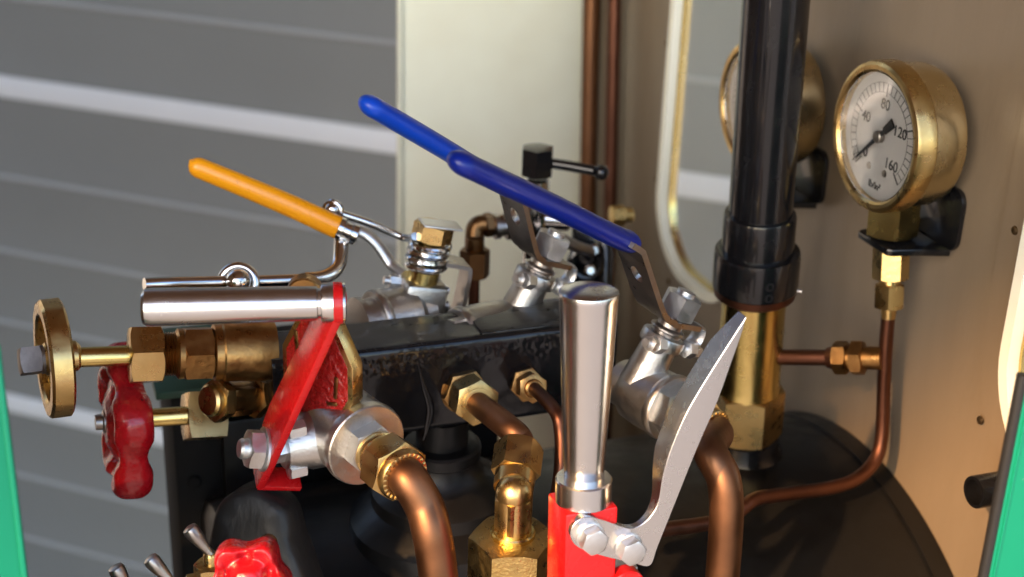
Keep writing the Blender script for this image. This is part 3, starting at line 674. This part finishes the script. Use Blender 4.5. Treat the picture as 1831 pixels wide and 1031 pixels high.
b = B(); b.lathe(frame(yb-yd*9.2, yd), [(3.4, 0), (4.5, .6), (4.5, 3), (3.9, 3.5), (4.0, 6.5), (4.9, 7), (4.9, 9)], 28); obj('ferrule', b, 'chrome', lv)
Ly = (yt-yb).length; b = B(); b.sleeve([yb, yb+yd*2, yb+yd*Ly*.4+Z*.7, yb+yd*(Ly-5)+Z*.3, yt], 5.1, .86, Z, .14); obj('sleeve', b, 'yellow', lv)
b = B(); b.tube([P(598, 378, 603), P(660, 398, 607), P(722, 424, 612), T_(8, 2, 37)], 1.7, 12); obj('release_rod', b, 'chrome', vy)
b = B(); b.ball(P(595, 374, 602), 3.4); b.torus(frame(P(595, 376, 602), V((-.5, -.8, .1))), 3.6, 1.4, 28, 10); obj('rod_eye', b, 'chrome', vy)

# --- chrome bent rod with ring and ball
ch = thing('bent_rod', P(425, 503, 560), 'chrome bent rod with ball in a ring, behind the steel handle', 'rod')
b = B(); b.tube([P(610, 395, 604), P(610, 440, 601), P(604, 475, 597), P(580, 494, 592), P(540, 499, 586), P(470, 502, 577), P(380, 504, 566), P(300, 506, 556), P(258, 508, 551)], lambda t: 3.2 if t < .5 else 2.6, 16, up=Y); obj('rod', b, 'chrome', ch)
b = B(); b.torus(frame(P(426, 506, 571), V((-.25, -.85, .4))), 6.9, 1.9, 40, 12); obj('ring', b, 'chrome', ch)
b = B(); b.ball(P(426, 502, 566), 5.0, 28, 16); obj('ball', b, 'chrome', ch)
b = B(); b.lathe(frame(P(545, 522, 520), Y+X*.3, Z), [(6.0, -3), (6.6, -2.4), (6.6, 2.4), (6.0, 3)], 28); obj('brass_washer', b, 'brass_dull', ch)

# ================================================================== HANDWHEEL STOP VALVES ON THE LEFT
hv = thing('stop_valve', P(395, 625, 540), 'bronze stop valve with brass handwheel, at left end of manifold', 'valve')
hc = P(97, 640, 524); he_ = P(462, 627, 550); hd = (hc-he_).normalized(); Lh = (hc-he_).length
f = frame(he_ - hd*2, hd, Z)
def hl(px):                                        # distance along the stem at an image column
    lo_, hi_ = -20.0, 120.0
    for _ in range(40):
        md = .5*(lo_+hi_); p = he_+hd*md; xx = PW/2 + FPX*p.dot(RT)/p.dot(FW)
        if xx > px: lo_ = md
        else: hi_ = md
    return lo_ + 2
b = B(); b.lathe(f, [(11.5, -4), (11.9, hl(455)), (11.5, hl(430)), (11.6, hl(398)), (11.2, hl(395))], 40); obj('body', b, 'brass_dull', hv)
b = B(); b.lathe(f, [(11, hl(397)), (11, hl(382)), (10, hl(380))], 40); b.hexn(f, 19, hl(326)-hl(380), h0=hl(380), ph=.35); b.lathe(f, [(9.6, hl(328)), (9.8, hl(318)), (8, hl(312))], 36); obj('bonnet', b, 'brass_dull', hv)
b = B(); pr = []
n_ = 6
for i in range(n_):
    a_ = hl(313) + (hl(286)-hl(313))*i/n_; c_ = hl(313) + (hl(286)-hl(313))*(i+.5)/n_
    pr += [(7.6, a_), (8.5, c_)]
b.lathe(f, pr, 32); obj('thread', b, 'brass_dull', hv)
b = B(); b.hexn(f, 20.5, hl(230)-hl(291), h0=hl(291), ph=.5); obj('gland_nut', b, 'brass', hv)
b = B(); b.lathe(f, [(3.8, hl(232)), (3.8, hl(130))], 28); obj('stem', b, 'brass_bright', hv)
fw_ = frame(hc, V((-1, -.12, .05)), Z)
b = B(); Rw = 22.3
rows = []
prof = [(Rw-6.0, 3.2), (Rw-5.2, 4.2), (Rw-1.0, 4.2), (Rw+.2, 3.2), (Rw+.3, -3.2), (Rw-1, -4.2), (Rw-5.2, -4.2), (Rw-6.0, -3.2), (Rw-6, 3.2)]
n = 84
for r, h_ in prof:
    row = []
    for i in range(n):
        a = 2*pi*i/n; sg = 2*pi/14; q = ((a+sg/2) % sg) - sg/2
        rr3 = r*(cos(sg/2)*.35+.65)/(1 if r < Rw-3 else (.60+.40*cos(q)))*.985 if r >= Rw-3 else r
        if r >= Rw-3: rr3 = r*(.45 + .55*cos(sg/2)/cos(q))
        row.append(fw_ @ V((rr3*cos(a), rr3*sin(a), h_)))
    rows.append(row)
b.grid(rows, True, False, False)
wh = obj('handwheel', b, 'brass', hv, sharp=28)
for i in range(4):
    a = pi/4 + i*pi/2; b = B(); b.tube([fw_ @ V((4*cos(a), 4*sin(a), -1)), fw_ @ V((17*cos(a), 17*sin(a), 0))], 2.6, 14, smooth=False, flat=.7); obj('spoke', b, 'brass', wh)
b = B(); b.lathe(fw_, [(4.2, -9.5), (5.8, -8), (6.2, -4), (6.2, 3), (5, 4)], 28); obj('wheel_hub', b, 'brass', wh)
b = B(); b.hexn(fw_, 9.4, 8.0, sides=4, h0=4.6, ph=.55, k=.4); b.lathe(fw_, [(5.4, 3.6), (5.4, 4.8)], 24); obj('wheel_nut', b, 'screw_steel', hv)

def red_wheel(parent, f, R, th, lobes=6, amp=.07, name='handwheel'):
    b = B(); n = 96; rows = []
    prof = [(.30, th*.55), (.45, th*.42), (.62, th*.30), (.76, th*.45), (.90, th*.5), (1.0, th*.30), (1.02, 0), (1.0, -th*.30), (.90, -th*.5), (.74, -th*.45), (.6, -th*.3), (.42, -th*.4), (.28, -th*.5)]
    prof = [(p.x, p.y) for p in b.path([V((r, h_, 0)) for r, h_ in prof], 4)]
    for r, h_ in prof:
        row = []
        for i in range(n):
            a = 2*pi*i/n; lobe = 1 + (amp*cos(lobes*a) if r > .7 else .03*cos(lobes*a))
            dim = .26*th*max(0, -cos(lobes*a))*(sin(pi*(r-.45)/.55) if .45 < r < 1 else 0)
            p = V((R*r*lobe*cos(a), R*r*lobe*sin(a), h_*(1 - dim/(.5*th))))
            p += V((1, 1, 1))*mnoise.noise(p*.12)*.5
            row.append(f @ p)
        rows.append(row)
    b.grid(rows); return obj(name, b, 'red_cast', parent, sharp=60)
rv = thing('stop_valve', P(440, 720, 560), 'brass stop valve with scalloped red handwheel, below the brass handwheel', 'valve')
rc = P(224, 750, 560); rd = (rc-P(400, 741, 576)).normalized()
f = frame(rc, V((-1, -.05, .06)), Z + Y*.12)
w_ = red_wheel(rv, f, 28.5, 14.5, 5, .11)
b = B(); b.lathe(f, [(4.6, 4), (4.6, 8.5), (3.2, 9), (3.0, 11.5)], 18); obj('wheel_nut', b, 'gunmetal', rv)
b = B(); b.cyl(rc, P(345, 742, 567), 3.8, n=26); obj('stem', b, 'brass_bright', rv)
pn_ = P(368, 741, 572); b = B(); b.hexn(frame(P(400, 741, 576), rd, Z+Y*.3), 18.4, (P(335, 742, 566)-P(400, 741, 576)).length, sides=4, ph=.25, k=.25); obj('gland_nut', b, 'brass', rv)
fe = frame(P(378, 716, 545), V((.80, .45, -.25)), Z)
b = B(); b.lathe(fe, [(5.5, -2), (6.5, -1), (6.5, 1), (5.5, 1.5)], 28); b.hexn(fe, 15.5, 5, h0=1.2, ph=.3); obj('union_nut', b, 'brass', rv)
b = B(); b.lathe(fe, [(6.6, 6), (6.6, 16), (6.2, 21)], 32); b.box(fe @ Matrix.Translation(V((0, 0, 12))), 11.6, 11.6, 11, 1); b.hexn(fe, 15.5, 4.2, h0=20, ph=.1); b.lathe(fe, [(5, 24), (5, 44)], 24); obj('body', b, 'brass_dull', rv)
# red wheel at the bottom edge
kv = thing('stop_valve', P(450, 1075, 470), 'bright red cast handwheel poking up at the bottom edge', 'valve')
f = frame(P(447, 1030, 466), V((-.30, -.90, .30)), Z + X*.58)
red_wheel(kv, f, 12.4, 15, 5, .12)
b = B(); b.lathe(f, [(3.5, -6), (3.5, -40)], 20); obj('stem', b, 'brass', kv)

# ================================================================== FITTINGS ON THE MANIFOLD FRONT
ef = thing('elbow_pipe', V((155, 485, -258)), 'brass nut and copper pipe from manifold down to big brass hexagon', 'pipe fitting')
n0 = on(1, 829, 698, 485.0); nd_ = (P(885, 749, 537)-n0).normalized(); f = frame(n0, nd_, Z)
b = B(); b.lathe(f, [(9.6, -1), (9.6, .5)], 32); b.hexn(f, 17.0, 5, h0=.6, ph=.1); b.lathe(f, [(7, 5), (7, 7)], 28); obj('adaptor', b, 'brass_dull', ef)
b = B(); b.hexn(f, 16.5, 11, h0=6.8, ph=.32); b.lathe(f, [(6.4, 17), (6.4, 18.4), (5.2, 18.6)], 28); obj('compression_nut', b, 'brass', ef)
p_ = f @ V((0, 0, 14)); b = B(); b.tube([p_, f @ V((0, 0, 19)), P(909, 764, 530), P(930, 785, 527), P(931, 815, 524), P(925, 845, 521)], 4.9, 24, seg=8); obj('pipe', b, 'copper', ef)
eb = P(917, 948, 513); et = P(921, 852, 516); nt_ = P(930, 786, 526)
nd2 = (nt_-et).normalized(); f2 = frame(et - nd2*1, nd2, V((-1, -.3, 0)))
b = B(); b.hexn(f2, 16.0, 12.5, h0=2.0, ph=.2); obj('elbow_nut', b, 'brass', ef)
b = B(); b.lathe(f2, [(7.4, -4), (7.6, 0), (7.6, 2.2), (6.2, 2.6)], 32); up_ = (P(921, 852, 511)-eb).normalized()
fe = frame(eb, Z, V((-.5, -1, 0))); b.lathe(fe, [(6.8, 0), (6.8, 13), (6.2, 18)], 36); b.hexn(fe, 12.8, 13.5, n=48, h0=1, ph=.5); b.ball(fe @ V((0, 0, 16)), 6.9, 24, 14); obj('elbow', b, 'brass', ef)
b = B(); b.lathe(fe, [(8.0, -2.5), (8.3, -1.8), (8.3, -.2), (7.8, .4)], 36); obj('seat_ring', b, 'brass_bright', ef)
b = B(); b.hexn(fe, 28.0, 40, h0=-42, ph=.18, k=.45); b.lathe(fe, [(12.6, -2.2), (11.5, -1.9)], 36); obj('hexagon_base', b, 'brass_cast', ef)
sf = thing('small_pipe', on(1, 945, 690, 485.0), 'small brass fitting with thin copper pipe, behind the steel grip', 'pipe fitting')
n0 = on(1, 940, 686, 485.0); nd_ = (P(972, 705, 552)-n0).normalized(); f = frame(n0, nd_, Z)
b = B(); b.hexn(f, 12.5, 4.5, h0=-.5, ph=.2); b.lathe(f, [(5, 4), (5, 6)], 24); b.hexn(f, 10.8, 7.5, h0=5.5, ph=.45); b.lathe(f, [(4, 12.8), (3.6, 14.5), (2.7, 15)], 24); obj('nut', b, 'brass_dull', sf)
b = B(); b.tube([f @ V((0, 0, 10)), f @ V((0, 0, 15.5)), P(993, 735, 541), P(1003, 775, 538), P(1003, 830, 537), P(996, 890, 537), P(990, 960, 538)], 2.7, 18, seg=8); obj('pipe', b, 'copper_dark', sf)

# ================================================================== RED LEVER WITH STEEL GRIP AND TRIGGER
YL = 372.0
rl = thing('hand_lever', on(1, 1042, 1031, YL), 'red square lever bar with tapered steel grip and curved trigger', 'lever')
gt = P(1053, 519, 456); gb = P(1044, 848, 478); ga = (gt-gb).normalized(); f = frame(gb, ga, -Y); Lg = (gt-gb).length
r0_, r1_ = 36.5*478/FPX, 55*456/FPX
b = B(); b.lathe(f, [(r0_-.5, -3), (r0_, 0), (r1_-.25, Lg-2.2), (r1_, Lg-1.2), (r1_-.25, Lg-.3), (r1_-1.2, Lg+.3), (r1_-4.5, Lg+.9), (.3, Lg+1.4)], 64); obj('grip', b, 'steel', rl)
b = B(); fcx = frame(P(1043, 886, 478), ga, -Y); hh = (P(1044, 849, 478)-P(1043, 886, 478)).length
b.lathe(fcx, [(9.6, -1.5), (9.7, hh-.6), (9.2, hh), (r0_+.3, hh+.1)], 56); obj('collar', b, 'steel', rl)
bt_ = P(1042, 888, 478); fbx = frame(bt_, ga, V((1, 0, 0)))
b = B(); b.box(fbx @ Matrix.Translation(V((0, 0, -41))), 19.0, 17.0, 80, .9, 2); obj('bar', b, 'red', rl)
YP_ = bt_.y - 17/2 - 2.6
def onp(px, py, y=YP_): return on(1, px, py, y)
T_out = [(1335, 566), (1325, 600), (1309, 645), (1282, 720), (1246, 803), (1212, 888), (1177, 975), (1162, 1011), (1130, 1006), (1085, 996), (1044, 984)]
endc = [(1044+0, 984), (1028, 974), (1020, 957), (1026, 938), (1042, 926), (1060, 924)]
T_in = [(1085, 932), (1113, 942), (1132, 944), (1150, 936), (1166, 920), (1178, 895), (1186, 850), (1200, 803), (1226, 742), (1260, 683), (1300, 620), (1322, 586)]
# thickness (mm, away from the camera) along the outline
def thick(px, py):
    t_ = max(0, min(1, (940-py)/120.0)); tip = max(0, min(1, (py-566)/60.0))
    return 2.6 + (6.0*t_*(.35+.65*tip)) if py < 940 else 2.6
def smooth2(pts, k=5): return [(p.x, p.y) for p in B().path([V((x_, y_, 0)) for x_, y_ in pts], k)]
allp = smooth2(T_out) + smooth2(endc)[1:] + smooth2(T_in)
t = bmesh.new()
fr_v = [t.verts.new(onp(*p)) for p in allp]
bk_v = [t.verts.new(onp(*p) + V((-.10, 1, .05))*thick(*p)) for p in allp]
n = len(allp)
for i in range(n): t.faces.new((fr_v[i], fr_v[(i+1) % n], bk_v[(i+1) % n], bk_v[i]))
fa1 = t.faces.new(fr_v); fa2 = t.faces.new(bk_v[::-1])
bmesh.ops.recalc_face_normals(t, faces=t.faces[:])
eds = [e for e in t.edges if e.calc_face_angle(0) > radians(60)]
bmesh.ops.bevel(t, geom=eds, offset=.16, segments=1, profile=.5, affect='EDGES')
bmesh.ops.triangulate(t, faces=[fc_ for fc_ in t.faces if len(fc_.verts) > 6])
b = B(); b.add(t, Matrix.Identity(4)); obj('trigger', b, 'steel_polish', rl, sharp=22)
for c in ((1055, 957), (1123, 976)):
    q = onp(*c); b = B(); fq2 = frame(q + V((0, -.05, 0)), -Y, Z); b.lathe(fq2, [(5.0, -1), (5.0, .7), (4.6, .9)], 28); b.hexn(fq2, 8.4, 4.4, h0=.9, ph=.25); obj('bolt', b, 'steel_cut', rl)
q = onp(1117, 1030, YP_+5); b = B(); b.box(Matrix.Translation(q + V((0, 2, -8))), 8.5, 7, 24, .6); obj('latch_rod', b, 'steel_cut', rl)
q = onp(1119, 1046, YP_+1); b = B(); b.lathe(frame(q, -Y), [(6.5, -3), (6.5, 1.5), (6, 2)], 24); obj('latch_pin', b, 'red', rl)

# ================================================================== SMALL COCKS, BOTTOM LEFT
def cock(tip, neck, d, label, base=True):
    a_, c_ = P(*tip, d), P(*neck, d+4)
    o = thing('drain_cock', c_ - Z*6, label, 'cock', 'small steel toggle cocks')
    ax_ = (a_-c_).normalized(); L_ = (a_-c_).length; f = frame(c_, ax_)
    b = B(); b.lathe(f, [(1.7, -3), (1.6, L_*.15), (2.6, L_*.6), (3.0, L_*.85), (2.6, L_*.96), (1.4, L_)], 24); obj('toggle', b, 'gunmetal', o)
    f = frame(c_ - Z*2, Z, X+Y*.3)
    b = B(); b.lathe(f, [(2.6, -3), (2.6, 1.5), (2.0, 2.5)], 20); b.hexn(f, 11, 4.4, h0=-6.5); b.lathe(f, [(4.6, -9), (4.6, -6.5)], 24); obj('cock_body', b, 'brass', o)
    f = frame(c_ - Z*13 - X*9, X, Z); b = B(); b.hexn(f, 8.5, 14); b.lathe(f, [(3.4, -8), (3.4, 24)], 24); obj('nipple', b, 'brass', o)
cock((337, 942), (376, 990), 505, 'steel toggle on brass cock, highest of the three small toggles at bottom left')
cock((266, 996), (312, 1046), 500, 'middle of the three small steel toggles at the bottom left')
cock((205, 1012), (234, 1060), 495, 'leftmost of the three small steel toggles, next to the green sheet')

# grey rough slab
gs_ = P(474, 950, 528)
sl_ = thing('fire_door_shield', P(480, 1031, 530), 'rough dark grey rounded casting behind the bright red handwheel', 'casting')
nn = V((-.55, -.80, .22)).normalized(); xx_ = Z.cross(nn).normalized(); yy_ = nn.cross(xx_)
fg = Matrix((xx_, yy_, nn)).transposed().to_4x4(); fg.translation = P(462, 940, 530)
rows = []
for z_, k_ in ((-9, .92), (-7, 1.0), (4, 1.0), (7, .96), (8.5, .86), (9, .5)):
    row = []
    for i in range(48):
        a = 2*pi*i/48
        x_ = 16*cos(a)*(1+.0) ; y_ = 16*sin(a)
        if y_ < 0: x_ = 16*cos(a)*(1 + .045*(-y_)) ; y_ *= 4.0
        p = V((x_*k_ + (.35*(-y_) if y_ < 0 and x_ > 0 else 0), y_*k_, z_)); p += V((1, 1, 1))*mnoise.noise(p*.15)*1.0
        row.append(fg @ p)
    rows.append(row)
b = B(); b.grid(rows); obj('casting', b, 'rough_grey', sl_, sharp=60)

# ================================================================== COCK CLUSTER AT THE BACK
tk = thing('shut_off_cock', P(965, 450, 690), 'chrome shut-off cock with black square cap and ball-ended lever, at back', 'cock')
d_ = 690
c_ = P(960, 312, d_); f = frame(c_, Z, X+Y*.6)
b = B(); b.hexn(f, 14.5, 14, sides=6, k=.3, ph=.1); obj('cap', b, 'black', tk)
b = B(); b.tube([P(980, 291, d_-3), P(1020, 297, d_-6), P(1062, 305, d_-9)], 2.6, 16); obj('lever', b, 'black', tk)
b = B(); b.ball(P(1075, 308, d_-9), 3.8); obj('lever_knob', b, 'black', tk)
fz = frame(P(962, 318, d_), -Z, X)
b = B(); b.lathe(fz, [(4.5, 0), (5.8, 1), (5.8, 6), (4.6, 7), (4.6, 11), (8.2, 13), (9.2, 20), (8, 27), (6.2, 30), (6.2, 44)], 32); obj('body', b, 'chrome', tk)
f = frame(P(975, 392, d_-4), V((.9, -.35, 0))); b = B(); b.lathe(f, [(5.2, 0), (5.2, 11), (4.2, 12), (2.4, 13), (2.4, 17)], 24); obj('spigot', b, 'chrome', tk)
f = frame(P(925, 402, d_), -X); b = B(); b.hexn(f, 12, 6.5); b.lathe(f, [(4.8, 6), (4.8, 9), (6, 9.5), (6, 12)], 24); obj('side_union', b, 'gunmetal', tk)
bu = thing('union_elbow', P(848, 545, 690), 'dark bronze elbow and union on a thin stem before the cream sheet', 'pipe fitting')
b = B(); b.tube([P(900, 401, 688), P(868, 400, 688), P(853, 405, 688), P(849, 420, 688), P(848, 450, 688)], 4.8, 18, seg=6); b.hexn(frame(P(880, 401, 688), -X, Z), 10.5, 4); obj('elbow', b, 'bronze', bu)
f = frame(P(848, 493, 690), Z, X+Y*.4)
b = B(); b.hexn(f, 13.0, 14, h0=0); b.lathe(f, [(4.2, 13.5), (4.8, 15), (4.2, 20)], 24); obj('union_nut', b, 'bronze', bu)
b = B(); b.cyl(P(848, 494, 690), P(846, 580, 700), 2.8); obj('stem', b, 'copper_dark', bu)
bk = thing('hose_clip', P(1055, 520, 720), 'black hose clip with bright screws in the shadow behind the blue lever', 'clip')
b = B(); b.box(frame(P(1050, 455, 725), V((-.4, -1, .1)), Z), 36, 17, 8, 2.5); b.tube([P(1040, 400, 725), P(1078, 430, 722), P(1082, 480, 722), P(1078, 560, 724)], 3.6, 16); obj('clip', b, 'black', bk)
b = B(); b.torus(frame(P(1048, 470, 716), V((-.3, -1, .2))), 7.5, 2.4, 28, 10); obj('band', b, 'black', bk)
for c in ((1062, 447), (1055, 483)):
    b = B(); b.lathe(frame(P(*c, 711), V((-.2, -1, .3))), [(3.0, -2), (3.0, 1), (1.8, 2)], 18); obj('screw', b, 'chrome', bk)
b = B(); b.tube([P(1000, 425, 700), P(1030, 440, 705), P(1060, 450, 712)], 3.0, 14); obj('link', b, 'gunmetal', bk)
oc = thing('pipe_cap', P(1110, 385, 800), 'pale brass pipe cap against the cream wall behind dark blue lever', 'pipe fitting')
f = frame(P(1092, 386, 800), V((1, -.1, 0))); b = B(); b.hexn(f, 10.5, 8); b.lathe(f, [(4.4, 8), (4.4, 12), (3.5, 13)], 24); obj('cap', b, 'brass_cast', oc)
# copper pipes in the far corner
for i, (xa, xb, lab) in enumerate(((1058, 1050, 'orange copper riser pipe in cab corner, left of the pair'), (1099, 1090, 'red-brown copper riser pipe in cab corner, right of the pair'))):
    a_, c_ = on(0, xa, 0, XW-8-4*i), on(0, xb, 420, XW-8-4*i)
    dv = (a_-c_).normalized(); o = thing('riser_pipe', c_-dv*160, lab, 'pipe', 'copper riser pipes in the cab corner')
    b = B(); b.cyl(c_-dv*160, a_+dv*120, 5.8 if i == 0 else 4.4, n=24); obj('pipe', b, 'copper' if i == 0 else 'copper_dark', o)
